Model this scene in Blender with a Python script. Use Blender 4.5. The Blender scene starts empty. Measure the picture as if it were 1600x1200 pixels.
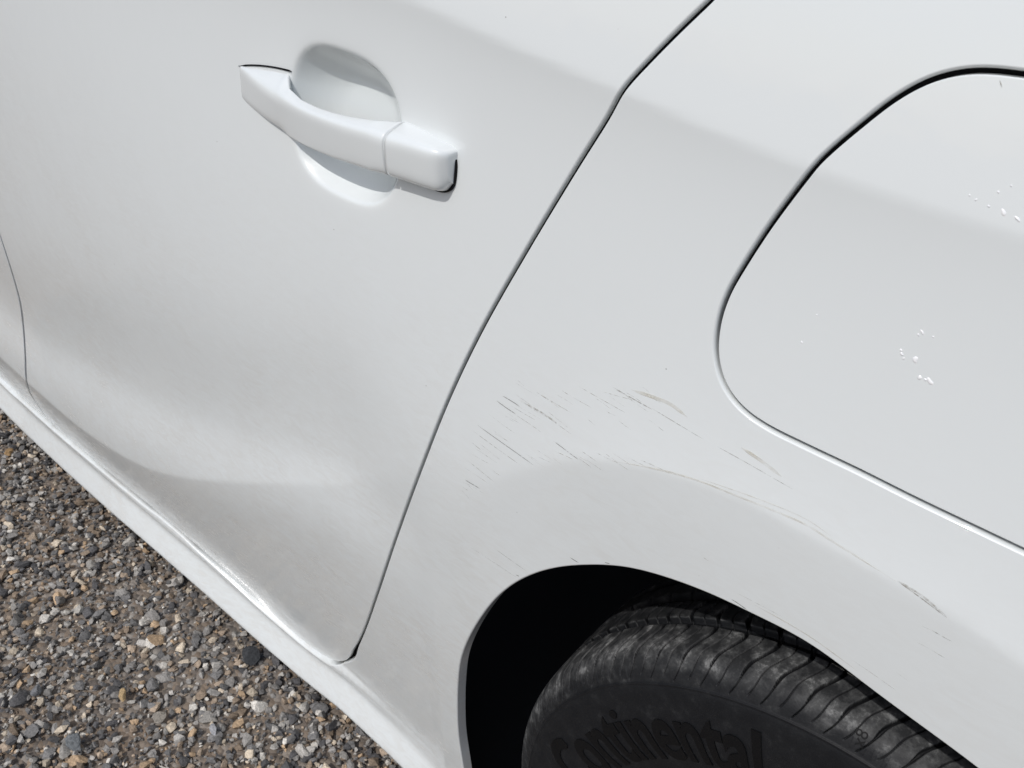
import bpy, math, random
import numpy as np
from mathutils import Matrix, Vector
from mathutils.geometry import delaunay_2d_cdt
random.seed(4); rng = np.random.default_rng(4)
S = bpy.context.scene

# ------------------------------------------------------------------ camera
CAM = np.array([0.0595, -0.4951, 1.199]); YAW, PITCH, ROLL, F = -0.6307, 0.5876, 0.1157, 1416.57
fw = np.array([math.sin(YAW)*math.cos(PITCH), math.cos(YAW)*math.cos(PITCH), -math.sin(PITCH)])
rt = np.array([math.cos(YAW), -math.sin(YAW), 0.0]); up = np.cross(rt, fw)
RT = math.cos(ROLL)*rt + math.sin(ROLL)*up; UP = -math.sin(ROLL)*rt + math.cos(ROLL)*up
cam = bpy.data.cameras.new('camera'); co = bpy.data.objects.new('camera', cam); S.collection.objects.link(co)
m = Matrix.Identity(4)
for i in range(3):
    m[i][0], m[i][1], m[i][2], m[i][3] = RT[i], UP[i], -fw[i], CAM[i]
co.matrix_world = m
cam.sensor_width = 36; cam.lens = 36*F/1600; cam.clip_start = 0.02; cam.clip_end = 500
cam.dof.use_dof = True; cam.dof.focus_distance = 0.78; cam.dof.aperture_fstop = 24
S.camera = co
# ------------------------------------------------------------------ light
SUN_EL, SUN_AZ = math.radians(49), math.radians(-4)      # azimuth measured from -y towards +x
sd = np.array([math.sin(SUN_AZ)*math.cos(SUN_EL), -math.cos(SUN_AZ)*math.cos(SUN_EL), math.sin(SUN_EL)])
W = bpy.data.worlds.new('World'); S.world = W; W.use_nodes = True
nt = W.node_tree; bg = nt.nodes['Background']; sky = nt.nodes.new('ShaderNodeTexSky')
sky.sky_type = 'NISHITA'; sky.sun_disc = False; sky.sun_elevation = SUN_EL
sky.sun_rotation = math.atan2(sd[0], sd[1]); sky.air_density = 1.0; sky.dust_density = 2.0
nt.links.new(sky.outputs[0], bg.inputs[0]); bg.inputs[1].default_value = 0.135
sl = bpy.data.lights.new('sun', 'SUN'); sl.energy = 2.65; sl.angle = math.radians(0.5); sl.color = (1, .985, .965)
so = bpy.data.objects.new('sun', sl); S.collection.objects.link(so)
so.rotation_euler = Vector(sd).to_track_quat('Z', 'Y').to_euler()
S.view_settings.view_transform = 'Standard'; S.view_settings.look = 'None'
S.view_settings.exposure = -0.35; S.view_settings.gamma = 1
S.cycles.max_bounces = 8

# ------------------------------------------------------------------ helpers
def sstep(t):
    t = np.clip(t, 0, 1); return t*t*(3-2*t)
def kink(d, r): return (np.sqrt(d*d+r*r)+d)/2
def link(o, parent=None):
    S.collection.objects.link(o)
    if parent is not None: o.parent = parent
    return o
def tag(o, label=None, cat=None, group=None, kind=None):
    for k, v in (('label', label), ('category', cat), ('group', group), ('kind', kind)):
        if v: o[k] = v
    return o
def empty(name, loc=(0, 0, 0)):
    o = bpy.data.objects.new(name, None); o.location = loc; return link(o)
def mesh_obj(name, V, Fc, mat, parent=None, normals=None, smooth=True, matidx=None):
    me = bpy.data.meshes.new(name)
    V = np.asarray(V, float)
    if isinstance(Fc, np.ndarray):
        n, k = Fc.shape
        me.vertices.add(len(V)); me.vertices.foreach_set('co', V.ravel())
        me.loops.add(n*k); me.loops.foreach_set('vertex_index', Fc.astype(np.int32).ravel())
        me.polygons.add(n); me.polygons.foreach_set('loop_start', np.arange(0, n*k, k, dtype=np.int32))
        me.polygons.foreach_set('loop_total', np.full(n, k, dtype=np.int32)); me.update(calc_edges=True)
    else:
        me.from_pydata([tuple(v) for v in V], [], [tuple(f) for f in Fc])
    for mm in (mat if isinstance(mat, (list, tuple)) else [mat]): me.materials.append(mm)
    me.polygons.foreach_set('use_smooth', np.full(len(me.polygons), smooth))
    if matidx is not None: me.polygons.foreach_set('material_index', np.asarray(matidx, dtype=np.int32))
    if normals is not None: me.normals_split_custom_set_from_vertices([tuple(q) for q in normals])
    me.update()
    return link(bpy.data.objects.new(name, me), parent)

def material(name, col, rough=.5, coat=0, spec=.5):
    M = bpy.data.materials.new(name); M.use_nodes = True
    b = M.node_tree.nodes['Principled BSDF']
    b.inputs['Base Color'].default_value = (*col, 1); b.inputs['Roughness'].default_value = rough
    b.inputs['Specular IOR Level'].default_value = spec
    b.inputs['Coat Weight'].default_value = coat; b.inputs['Coat Roughness'].default_value = .03
    return M, M.node_tree, b
def N(t, typ, **kw):
    n = t.nodes.new(typ)
    for k, v in kw.items():
        if k in n.inputs: n.inputs[k].default_value = v
        else: setattr(n, k, v)
    return n
def ramp(t, src, stops):
    r = t.nodes.new('ShaderNodeValToRGB')
    while len(r.color_ramp.elements) < len(stops): r.color_ramp.elements.new(.5)
    for e, (p, c) in zip(r.color_ramp.elements, stops):
        e.position = p; e.color = (*c, 1) if len(c) == 3 else c
    t.links.new(src, r.inputs[0]); return r

# --- paint: white solid colour under clear coat, faint orange peel, road dust and painted-in gravel reflection streaks on the lower body
PAINT, t, b = material('white_car_paint', (.775, .803, .797), .38, 1.0)
tc = N(t, 'ShaderNodeTexCoord'); L = t.links.new
peel = N(t, 'ShaderNodeTexNoise', Scale=260.0, Detail=1.0); L(tc.outputs['Object'], peel.inputs['Vector'])
wave = N(t, 'ShaderNodeTexNoise', Scale=38.0, Detail=1.0); L(tc.outputs['Object'], wave.inputs['Vector'])
bp1 = N(t, 'ShaderNodeBump', Strength=.12, Distance=.00012); L(peel.outputs[0], bp1.inputs['Height'])
bp2 = N(t, 'ShaderNodeBump', Strength=.35, Distance=.0009); L(wave.outputs[0], bp2.inputs['Height']); L(bp1.outputs[0], bp2.inputs['Normal'])
L(bp2.outputs[0], b.inputs['Coat Normal'])
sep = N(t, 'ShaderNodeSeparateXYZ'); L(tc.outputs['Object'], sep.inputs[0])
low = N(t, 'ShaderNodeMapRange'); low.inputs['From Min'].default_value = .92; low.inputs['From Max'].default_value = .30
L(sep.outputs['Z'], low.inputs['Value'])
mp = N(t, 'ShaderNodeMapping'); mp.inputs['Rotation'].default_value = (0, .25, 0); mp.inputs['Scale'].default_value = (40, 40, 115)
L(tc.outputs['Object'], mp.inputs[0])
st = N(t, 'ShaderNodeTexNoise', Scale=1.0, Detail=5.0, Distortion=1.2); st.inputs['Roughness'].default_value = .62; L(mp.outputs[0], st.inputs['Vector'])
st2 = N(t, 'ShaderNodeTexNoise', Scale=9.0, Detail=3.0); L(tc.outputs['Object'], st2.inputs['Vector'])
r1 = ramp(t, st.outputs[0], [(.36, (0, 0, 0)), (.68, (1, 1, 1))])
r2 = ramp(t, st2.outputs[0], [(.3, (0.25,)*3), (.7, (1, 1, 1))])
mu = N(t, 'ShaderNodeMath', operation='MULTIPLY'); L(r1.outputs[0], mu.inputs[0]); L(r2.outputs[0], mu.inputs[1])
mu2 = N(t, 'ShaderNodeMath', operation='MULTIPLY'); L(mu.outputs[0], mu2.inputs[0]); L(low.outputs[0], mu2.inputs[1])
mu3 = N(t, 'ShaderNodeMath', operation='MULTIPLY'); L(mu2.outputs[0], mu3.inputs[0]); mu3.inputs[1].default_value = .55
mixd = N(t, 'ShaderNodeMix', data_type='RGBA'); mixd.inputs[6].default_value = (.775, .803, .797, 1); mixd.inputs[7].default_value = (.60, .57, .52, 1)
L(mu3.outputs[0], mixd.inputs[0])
spk = N(t, 'ShaderNodeTexVoronoi', Scale=62.0); L(tc.outputs['Object'], spk.inputs['Vector'])      # sparse specks of dirt
sr = ramp(t, spk.outputs['Distance'], [(.028, (1, 1, 1)), (.045, (0, 0, 0))])
wn = N(t, 'ShaderNodeTexWhiteNoise'); L(spk.outputs['Color'], wn.inputs['Vector'])
wr = ramp(t, wn.outputs['Value'], [(.93, (0, 0, 0)), (.94, (.55,)*3)])
ms = N(t, 'ShaderNodeMath', operation='MULTIPLY'); L(sr.outputs[0], ms.inputs[0]); L(wr.outputs[0], ms.inputs[1])
mixs = N(t, 'ShaderNodeMix', data_type='RGBA'); mixs.inputs[7].default_value = (.16, .14, .12, 1)
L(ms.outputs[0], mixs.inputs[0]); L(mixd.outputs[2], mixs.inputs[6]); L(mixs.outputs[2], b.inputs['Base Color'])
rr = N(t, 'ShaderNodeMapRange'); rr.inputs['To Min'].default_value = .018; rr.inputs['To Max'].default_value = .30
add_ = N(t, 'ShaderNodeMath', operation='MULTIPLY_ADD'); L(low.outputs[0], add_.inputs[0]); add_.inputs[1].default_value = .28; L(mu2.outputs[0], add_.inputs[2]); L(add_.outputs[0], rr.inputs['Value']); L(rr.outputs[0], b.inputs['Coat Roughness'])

BLACK, _, _ = material('black_rubber_seal', (.004, .004, .005), .7, spec=.2)
VOID, _, _ = material('black_liner_felt', (.014, .016, .020), .95, spec=.05)
GLASS, _, _ = material('tinted_glass', (.02, .025, .025), .03)
RIM, _, rb = material('silver_alloy', (.45, .45, .46), .3); rb.inputs['Metallic'].default_value = .9

RUBBER, t, b = material('dusty_tyre_rubber', (.018, .018, .02), .55, spec=.22)
tc = N(t, 'ShaderNodeTexCoord'); L = t.links.new
n1 = N(t, 'ShaderNodeTexNoise', Scale=55.0, Detail=6.0); n1.inputs['Roughness'].default_value = .7; L(tc.outputs['Object'], n1.inputs['Vector'])
n2 = N(t, 'ShaderNodeTexNoise', Scale=600.0, Detail=2.0); L(tc.outputs['Object'], n2.inputs['Vector'])
att = N(t, 'ShaderNodeAttribute', attribute_name='scuff')
ra = ramp(t, n1.outputs[0], [(.42, (.08,)*3), (.56, (.28,)*3), (.68, (1, 1, 1))])
mm = N(t, 'ShaderNodeMath', operation='MULTIPLY'); L(ra.outputs[0], mm.inputs[0]); L(att.outputs['Fac'], mm.inputs[1])
mx = N(t, 'ShaderNodeMix', data_type='RGBA'); mx.inputs[6].default_value = (.0075, .008, .0095, 1); mx.inputs[7].default_value = (.24, .24, .235, 1)
L(mm.outputs[0], mx.inputs[0]); L(mx.outputs[2], b.inputs['Base Color'])
bb = N(t, 'ShaderNodeBump', Strength=.5, Distance=.0004); L(n2.outputs[0], bb.inputs['Height']); L(bb.outputs[0], b.inputs['Normal'])
rr = N(t, 'ShaderNodeMapRange'); rr.inputs['To Min'].default_value = .38; rr.inputs['To Max'].default_value = .75
L(n1.outputs[0], rr.inputs['Value']); L(rr.outputs[0], b.inputs['Roughness'])
LETTER, _, _ = material('black_moulded_rubber', (.0035, .0035, .004), .6, spec=.2)

# ------------------------------------------------------------------ curves
def spline(P, n=24, closed=False):
    P = np.asarray(P, float); k = len(P)
    Q = np.vstack([P[-1], P, P[:2]]) if closed else np.vstack([2*P[0]-P[1], P, 2*P[-1]-P[-2]])
    out = []
    for i in range(k if closed else k-1):
        p0, p1, p2, p3 = Q[i:i+4]
        d = [max(np.linalg.norm(b-a), 1e-9)**.5 for a, b in ((p0, p1), (p1, p2), (p2, p3))]
        t0 = 0; t1 = d[0]; t2 = t1+d[1]; t3 = t2+d[2]
        for tt in np.linspace(t1, t2, n, endpoint=False):
            A1 = (t1-tt)/(t1-t0)*p0+(tt-t0)/(t1-t0)*p1; A2 = (t2-tt)/(t2-t1)*p1+(tt-t1)/(t2-t1)*p2; A3 = (t3-tt)/(t3-t2)*p2+(tt-t2)/(t3-t2)*p3
            B1 = (t2-tt)/(t2-t0)*A1+(tt-t0)/(t2-t0)*A2; B2 = (t3-tt)/(t3-t1)*A2+(tt-t1)/(t3-t1)*A3
            out.append((t2-tt)/(t2-t1)*B1+(tt-t1)/(t2-t1)*B2)
    if not closed: out.append(P[-1])
    return np.array(out)
def resample(P, step, closed=False):
    P = np.asarray(P, float)
    if closed: P = np.vstack([P, P[:1]])
    s = np.r_[0, np.cumsum(np.linalg.norm(np.diff(P, axis=0), axis=1))]
    n = max(int(round(s[-1]/step)), 2); q = np.linspace(0, s[-1], n+1)
    R = np.c_[[np.interp(q, s, P[:, i]) for i in range(P.shape[1])]].T
    return R[:-1] if closed else R
def smooth(P, it, closed=False):
    P = P.copy()
    for _ in range(it):
        if closed: P = .5*P+.25*(np.roll(P, 1, 0)+np.roll(P, -1, 0))
        else: P[1:-1] = .5*P[1:-1]+.25*(P[:-2]+P[2:])
    return P
def normals2(P, closed=False):
    T = (np.roll(P, -1, 0)-np.roll(P, 1, 0)) if closed else np.gradient(P, axis=0)
    T = T/np.maximum(np.linalg.norm(T, axis=1), 1e-12)[:, None]
    return np.c_[-T[:, 1], T[:, 0]]                       # left of travel
def inside(poly, X, Z):
    r = np.zeros(len(X), bool); n = len(poly)
    for i in range(n):
        (x1, z1), (x2, z2) = poly[i], poly[(i+1) % n]
        if z1 == z2: continue
        c = (z1 > Z) != (z2 > Z)
        r ^= c & (X < (x2-x1)*(Z-z1)/(z2-z1)+x1)
    return r

# ------------------------------------------------------------------ body surface  y = G(x, z)   (camera side is -y)
RAY = lambda p: (fw+((p[0]-800)/F)*RT-((p[1]-600)/F)*UP)
def trace(P, fn):
    P = np.atleast_2d(P); D = fw+((P[:, :1]-800)/F)*RT-((P[:, 1:2]-600)/F)*UP
    lo = np.full(len(P), -.15); hi = np.full(len(P), .25)
    for _ in range(34):
        y = (lo+hi)/2; tt = (y-CAM[1])/D[:, 1]
        b_ = y < fn(CAM[0]+tt*D[:, 0], CAM[2]+tt*D[:, 2]); lo = np.where(b_, y, lo); hi = np.where(b_, hi, y)
    return np.c_[CAM[0]+tt*D[:, 0], CAM[2]+tt*D[:, 2]]
PX = dict(
 crease=[(640, 0), (800, 72), (975, 145), (1120, 207), (1270, 265), (1440, 322), (1600, 372)],
 lowline=[(45, 600), (130, 672), (200, 717), (250, 738), (300, 748), (400, 755), (560, 757), (640, 742)],
 flare=[(690, 840), (740, 772), (800, 738), (850, 725), (900, 718), (1000, 729), (1150, 777), (1300, 858), (1480, 958), (1600, 1040)],
 band=[(60, 520), (300, 640), (520, 700)])
ARC_C = np.array([0.0, .36])
feat = dict(crease=[(-.432, 1.059), (.002, 1.033)], lowline=[(-1.278, .297), (-.8, .38), (-.412, .626)],
            flare=[(-.36, .6), (-.23, .75), (0, .8), (.098, .79)], band=[(-1.15, .45), (-.8, .5), (-.52, .59)])
CX, CZ, CA, CB = -.507, .946, .067, .063                 # handle recess
def lin(P, x):
    P = np.asarray(P); return np.interp(x, P[:, 0], P[:, 1])
def G(x, z):
    x = np.asarray(x, float); z = np.asarray(z, float)
    d = z-.75
    y = np.where(d > 0, .5*.23*d*d, .5*.10*d*d)+.5*.03*(x+.3)**2
    # shoulder crease
    zc = lin(CR, x) if True else 0
    rc = np.interp(x, [-1.0, -.6, -.35, -.1, .1], [.012, .0045, .0025, .002, .0015])
    y = y+.052*kink(z-zc, rc)
    u = kink(zc-z, rc); s0 = np.interp(x, [-1.2, -.6, -.3, 0, .3], [.21, .26, .20, .12, .09])
    y = y+s0*.055*(1-np.exp(-u/.055))
    # swelling of the lower door
    zm = lin(feat['band'], x); sg = np.where(z > zm, .095, .06)
    fade = sstep((-.36-x)/.2)
    y = y+.0150*fade*np.exp(-.5*((z-zm)/sg)**2)
    # lower door line: undercut below it
    zl = lin(LL, x); span = np.maximum(zl-ZL0, .012)
    k = np.interp(x, [-1.25, -1.1, -.95, -.8, -.65, -.5, -.4], [.25, .24, .22, .19, .155, .12, .09]); rl = np.interp(x, [-1.3, -.7, -.55, -.42, -.3], [.0025, .003, .006, .03, .08])
    y = y+k*(kink(zl-z, rl))*np.interp(x, [-.42, -.2, .1], [1, .6, .3])
    # wheel-arch flare
    dx = x-ARC_C[0]; dz = z-ARC_C[1]; r = np.hypot(dx, dz); th = np.arctan2(dz, dx)
    rb_ = np.interp(th, FLT, FLR)
    ft = sstep((2.85-th)/.75)*sstep((th+.2)/.6); rf = np.interp(th, [1.2, 2.1, 2.6], [.0035, .0025, .012])
    y = y+.05*ft*kink(rb_-r, rf)
    y = y+.16*ft*.07*(1-np.exp(-kink(r-rb_, rf)/.07))
    return y
def prep():
    global CR, LL, FLT, FLR
    CR = np.vstack([[(-1.6, feat['crease'][0][1]+.045)], feat['crease'], [(.6, feat['crease'][-1][1]-.012)]])
    LL = np.vstack([[(-2.5, feat['lowline'][0][1])], feat['lowline'], [(-.2, .74)]])
    f = np.asarray(feat['flare']); th = np.arctan2(f[:, 1]-ARC_C[1], f[:, 0]-ARC_C[0]); r = np.hypot(f[:, 0]-ARC_C[0], f[:, 1]-ARC_C[1])
    o = np.argsort(th); FLT, FLR = th[o], r[o]
ZL0 = .17
for _ in range(6):
    prep()
    feat = {k: trace(spline(v, 8), G) for k, v in PX.items()}
    feat = {k: v[np.argsort(v[:, 0])] if k != 'flare' else v for k, v in feat.items()}
prep()
def cup(x, z):
    q = (np.abs((x-CX)/CA)**2.7+np.abs((z-CZ)/CB)**2.7)**(1/2.7)
    tq = np.clip((kink(1.0-q, .035)-.00105)/.60, 0, 1)
    return .034*(1-(1-tq)**2.0)
_o = trace(np.array([(455, 160), (624, 180), (520, 74), (560, 318), (462, 90), (610, 130), (458, 240), (605, 298)], float), G)
CX = float(_o[:2, 0].mean()+.001); CA = float((_o[1, 0]-_o[0, 0])/2+.001); CZ = float(_o[2:4, 1].mean()); CB = float((_o[2, 1]-_o[3, 1])/2)
def DOOR(x, z): return G(x, z)+cup(np.asarray(x, float), np.asarray(z, float))

# gap centre lines, traced on the surface
ledge_px = [(0, 590), (92, 672), (180, 746), (271, 821), (379, 916), (440, 972), (487, 1012), (512, 1028), (532, 1035), (546, 1030), (555, 1014), (570, 982), (590, 925), (620, 835), (660, 725),
            (700, 624), (750, 519), (820, 395), (900, 262), (950, 182), (966, 152), (978, 134), (1010, 99), (1060, 48), (1110, 0)]
O = trace(spline(ledge_px, 40), G)
zl_left = O[0, 1]
O = np.vstack([np.c_[np.linspace(-2.3, O[0, 0]-.004, 300), np.full(300, zl_left)], O])
e = O[-1]; tail = np.array([e+(e-O[-30])/np.linalg.norm(e-O[-30])*q+np.array([0, 1])*q*.15 for q in np.linspace(.004, .14, 30)])
O = resample(smooth(resample(np.vstack([O, tail]), .002), 6), .003)
F_px = [(0, 369), (17.5, 423), (31, 472), (36, 510), (39, 554), (41, 594), (46, 612), (61, 636), (76, 656), (91, 672), (100, 682)]
Fg = trace(spline(F_px, 20), G)
Fg = np.vstack([spline([(-1.345, 1.28), (-1.33, 1.05), (-1.315, .85), (-1.285, .70), tuple(Fg[0]+np.array([-.004, .02]))], 20), Fg])
Fg = resample(smooth(resample(Fg, .002), 3), .003)
ZLx = lambda x: np.interp(x, O[:350, 0], O[:350, 1])
def zledge(x):
    return np.interp(np.clip(x, -1.6, -.62), ZLX, ZLZ)
_m = (O[:, 0] > -1.6) & (O[:, 0] < -.60); ZFIT = np.polyfit(O[_m, 0], O[_m, 1], 3)
_q = O[O[:, 0] < -.60]; ZLX = np.linspace(-2.2, -.62, 160); ZLZ = np.interp(ZLX, _q[:, 0], _q[:, 1]); ZLZ = np.convolve(np.pad(ZLZ, 22, mode='edge'), np.hanning(47)[1:-1]/np.hanning(47)[1:-1].sum(), 'valid')
LZ6 = float(np.median(O[(O[:, 0] > -.85) & (O[:, 0] < -.62) & (O[:, 1] < .3), 1]))
def SIDE(x, z):
    """body side: the door surface carried on, plus the step above the rocker and the rocker swelling"""
    x = np.asarray(x, float); z = np.asarray(z, float)
    v = zledge(x)-z
    fx = 1-sstep((x+.66)/.20)
    y = G(x, np.maximum(z, zledge(x)-.0))
    y = y-.0068*fx*sstep((v+.012)/.016)
    y = y+.0065*sstep((v-.006)/.020)*fx
    y = y-.40*(kink(v-.030, .005)-kink(v-.073, .003))*np.interp(x, [-.60, -.45, -.30], [1, .9, .6])
    y = y+1.2*kink(v-.077, .003)
    return y

# ------------------------------------------------------------------ panels
def grad_n(fn, x, z, h=.0006):
    gx = (fn(x+h, z)-fn(x-h, z))/(2*h); gz = (fn(x, z+h)-fn(x, z-h))/(2*h)
    n = np.c_[gx, -np.ones_like(gx), gz]; return n/np.linalg.norm(n, axis=1)[:, None]
def panel(name, poly, fn, mat, parent, holes=(), step=.005, rims=(), extra=None, keepout=.0022):
    """poly: dense outline in (x, z); rims: (curve, outward 2-D normals, width, roll depth, flange depth)"""
    rings = [np.asarray(poly)]+[np.asarray(h) for h in holes]
    x0, z0 = rings[0].min(0); x1, z1 = rings[0].max(0)
    gx, gz = np.meshgrid(np.arange(x0, x1, step), np.arange(z0, z1, step*.9))
    gx = gx+(np.arange(gx.shape[0]) % 2)[:, None]*step/2
    P = np.c_[gx.ravel(), gz.ravel()]
    if extra is not None: P = np.vstack([P, extra])
    def ok(P, pad=True):
        k = inside(rings[0], P[:, 0], P[:, 1])
        for h in rings[1:]: k &= ~inside(h, P[:, 0], P[:, 1])
        return k
    P = P[ok(P)]
    B = np.vstack(rings)
    # drop grid points too near the outline (hash)
    cell = keepout; H = {}
    for q in B: H.setdefault((int(q[0]//cell), int(q[1]//cell)), 1)
    occ = set()
    for (a, c) in H:
        for i in (-1, 0, 1):
            for j in (-1, 0, 1): occ.add((a+i, c+j))
    P = np.array([q for q in P if (int(q[0]//cell), int(q[1]//cell)) not in occ])
    E = []; o = 0
    for R in rings:
        n = len(R); E += [(o+i, o+(i+1) % n) for i in range(n)]; o += n
    A = np.vstack([B, P])
    vs, es, fs, *_ = delaunay_2d_cdt([Vector(q) for q in A], E, [], 0, 1e-7)
    V2 = np.array([(q[0], q[1]) for q in vs]); T = np.array([f for f in fs if len(f) == 3])
    c = V2[T].mean(1); T = T[ok(c)]
    a = V2[T]; ar = (a[:, 1, 0]-a[:, 0, 0])*(a[:, 2, 1]-a[:, 0, 1])-(a[:, 1, 1]-a[:, 0, 1])*(a[:, 2, 0]-a[:, 0, 0])
    T[ar < 0] = T[ar < 0][:, ::-1]                        # facing -y
    Y = fn(V2[:, 0], V2[:, 1]); V3 = np.c_[V2[:, 0], Y, V2[:, 1]]; Nn = grad_n(fn, V2[:, 0], V2[:, 1])
    F4 = [T]; mats = None
    vv, nn, quads = [V3], [Nn], []
    off = len(V3)
    for (C, n2, w, e, fl, *sq) in rims:
        C = np.asarray(C); k = len(C); w = np.broadcast_to(w, (k,)); e = np.broadcast_to(e, (k,)); fl = np.broadcast_to(fl, (k,))
        y = fn(C[:, 0], C[:, 1]); Ns = grad_n(fn, C[:, 0], C[:, 1])
        gy = (-(Ns[:, 0]*n2[:, 0]+Ns[:, 2]*n2[:, 1])/Ns[:, 1])
        D = np.c_[n2[:, 0], gy, n2[:, 1]]; D /= np.linalg.norm(D, axis=1)[:, None]
        base = np.c_[C[:, 0], y, C[:, 1]]
        phis = np.linspace(0, math.pi/2, 12)
        ex_ = np.broadcast_to(sq[0] if sq else 2.0, (k,))
        rows = []
        for p in phis:
            a_ = max(math.sin(p), 1e-9)**(2/ex_); b_ = max(math.cos(p), 1e-9)**(2/ex_)
            rows.append((base+D*(w*a_)[:, None]-Ns*(e*(1-b_))[:, None], Ns*(b_**(ex_-1)*w)[:, None]+D*(a_**(ex_-1)*e)[:, None]))
        last = rows[-1][0]
        rows.append((last+np.array([0, 1, 0])*(fl*.5)[:, None], D)); rows.append((last+np.array([0, 1, 0])*fl[:, None], D))
        for q, nr in rows:
            vv.append(q); nn.append(nr/np.maximum(np.linalg.norm(nr, axis=1), 1e-9)[:, None])
        for j in range(len(rows)-1):
            for i in range(k-1):
                a_, b_, c_, d_ = off+j*k+i, off+j*k+i+1, off+(j+1)*k+i+1, off+(j+1)*k+i
                quads.append((a_, b_, c_, d_))
        off += k*len(rows)
    V = np.vstack(vv); NN = np.vstack(nn)
    faces = [tuple(f) for f in T]
    if quads:
        Q = np.array(quads); fn_ = np.cross(V[Q[:, 1]]-V[Q[:, 0]], V[Q[:, 3]]-V[Q[:, 0]]); fl_ = (fn_*NN[Q[:, 0]]).sum(1)+(fn_*NN[Q[:, 3]]).sum(1) < 0
        Q[fl_] = Q[fl_][:, ::-1]; faces += [tuple(q) for q in Q]
    me = bpy.data.meshes.new(name); me.from_pydata([tuple(q) for q in V], [], faces); me.materials.append(mat)
    me.polygons.foreach_set('use_smooth', np.full(len(me.polygons), True))
    me.normals_split_custom_set_from_vertices([tuple(q) for q in NN]); me.update()
    return link(bpy.data.objects.new(name, me), parent)

def cross(A, B):
    """first crossing of open polylines A and B -> (i, j, point)"""
    a0, a1 = A[:-1], A[1:]
    for j in range(len(B)-1):
        p, q = B[j], B[j+1]; d1 = a1-a0; d2 = q-p
        den = d1[:, 0]*d2[1]-d1[:, 1]*d2[0]; den[np.abs(den) < 1e-15] = 1e-15
        w = p-a0; tt = (w[:, 0]*d2[1]-w[:, 1]*d2[0])/den; uu = (w[:, 0]*d1[:, 1]-w[:, 1]*d1[:, 0])/den
        k = np.where((tt >= 0) & (tt <= 1) & (uu >= 0) & (uu <= 1))[0]
        if len(k): return k[0], j, a0[k[0]]+tt[k[0]]*d1[k[0]]
    return None

CAR = tag(empty('parked_car', (0, 0, 0)), 'white parked car with scratched rear wheel arch, seen close up from its side', 'car')

# distances along the door opening: 0 side, 1 bottom
nO = normals2(O)                                             # travelling right then up: left normal = door side
isb = sstep((-.53-O[:, 0])/.07)*(O[:, 1] < .5)               # bottom weight
cp = trace([(551, 1022)], G)[0]; corner = np.exp(-((O[:, 0]-cp[0])/.030)**2-((O[:, 1]-cp[1])/.034)**2)
gapO = .0031*(1-isb)+.0022*isb+.0040*corner
wB = .0014*(1-isb)+.0036*isb+.0010*corner; eB = .0018*(1-isb)+.0120*isb+.0016*corner
wD = .0016
doorO = O+nO*(gapO/2+wD)[:, None]; bodyO = O-nO*(gapO/2+wB)[:, None]
nF = normals2(Fg)                                            # travelling down: left normal = +x side (rear door)
gF = .0062; wF = .0013
rearF = Fg+nF*(gF/2+wF); frontF = Fg-nF*(gF/2+wF)
def cut_loops(P):                                            # remove small self-crossings produced by offsetting
    out = [P[0]]
    for q in P[1:]:
        if np.linalg.norm(q-out[-1]) > .0009: out.append(q)
    return np.array(out)
doorO, bodyO, rearF, frontF = map(cut_loops, (doorO, bodyO, rearF, frontF))
TOPZ = 1.20
def clip_top(P): return P[P[:, 1] < TOPZ]
# rear door
i, j, p = cross(doorO, rearF)
low_edge = np.vstack([[p], doorO[i+1:]]); low_edge = clip_top(low_edge)
fr_edge = clip_top(np.vstack([rearF[:j+1], [p]]))
def toprow(a, b, n=60): return np.c_[np.linspace(a[0], b[0], n)[1:-1], np.linspace(a[1], b[1], n)[1:-1]]
poly = np.vstack([fr_edge, low_edge[1:], toprow(low_edge[-1], fr_edge[0])])
rimL = resample(low_edge, .003); rimF = resample(fr_edge, .003)
gx, gz = np.meshgrid(np.arange(CX-.085, CX+.085, .0020), np.arange(CZ-.08, CZ+.08, .0020)); fine = np.c_[gx.ravel()+.0003, gz.ravel()+.0004]
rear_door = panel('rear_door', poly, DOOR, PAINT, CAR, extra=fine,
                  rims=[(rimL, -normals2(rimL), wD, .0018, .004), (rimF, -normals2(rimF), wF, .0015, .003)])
tag(rear_door)
# front door
i, j, p = cross(doorO, frontF)
fl_edge = doorO[:i+1]; fr = np.vstack([frontF[:j+1], [p]]); fr = clip_top(fr)
poly = np.vstack([fl_edge, [p], fr[::-1][1:], toprow(fr[0], (-2.29, fr[0][1])), [(-2.29, fr[0][1])]])
rimA = resample(np.vstack([fl_edge, [p]]), .003); rimB = resample(fr, .003)
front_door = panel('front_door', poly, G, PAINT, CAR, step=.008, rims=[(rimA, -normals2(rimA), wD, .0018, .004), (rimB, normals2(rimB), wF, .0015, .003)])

# wheel arch edge
arch_px = [(722, 1200), (714, 1150), (712, 1105), (713, 1065), (717, 1030), (730, 995), (750, 961), (776, 929), (812, 903), (860, 886), (917, 880.5), (980, 884), (1050, 903), (1120, 930), (1167, 953), (1262, 1001), (1375, 1085), (1521, 1192), (1560, 1222)]
AR = trace(spline(arch_px, 20), SIDE)
c0 = np.array([0.0, .38]); thr = np.arctan2(AR[:, 1]-c0[1], AR[:, 0]-c0[0]); rrr = np.hypot(*(AR-c0).T)
th_end = thr[-1]; ext = np.array([(c0[0]+np.interp(a, [-.9, th_end], [.35, rrr[-1]])*math.cos(a), c0[1]+np.interp(a, [-.9, th_end], [.35, rrr[-1]])*math.sin(a)) for a in np.linspace(th_end-.02, -.75, 60)])
st_ = AR[0]; dn = np.array([(st_[0]+.02*(q/.14)**1.3, st_[1]-q) for q in np.linspace(.14, .004, 30)])
AR = resample(smooth(resample(np.vstack([dn, AR, ext]), .003), 40), .003)
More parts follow.
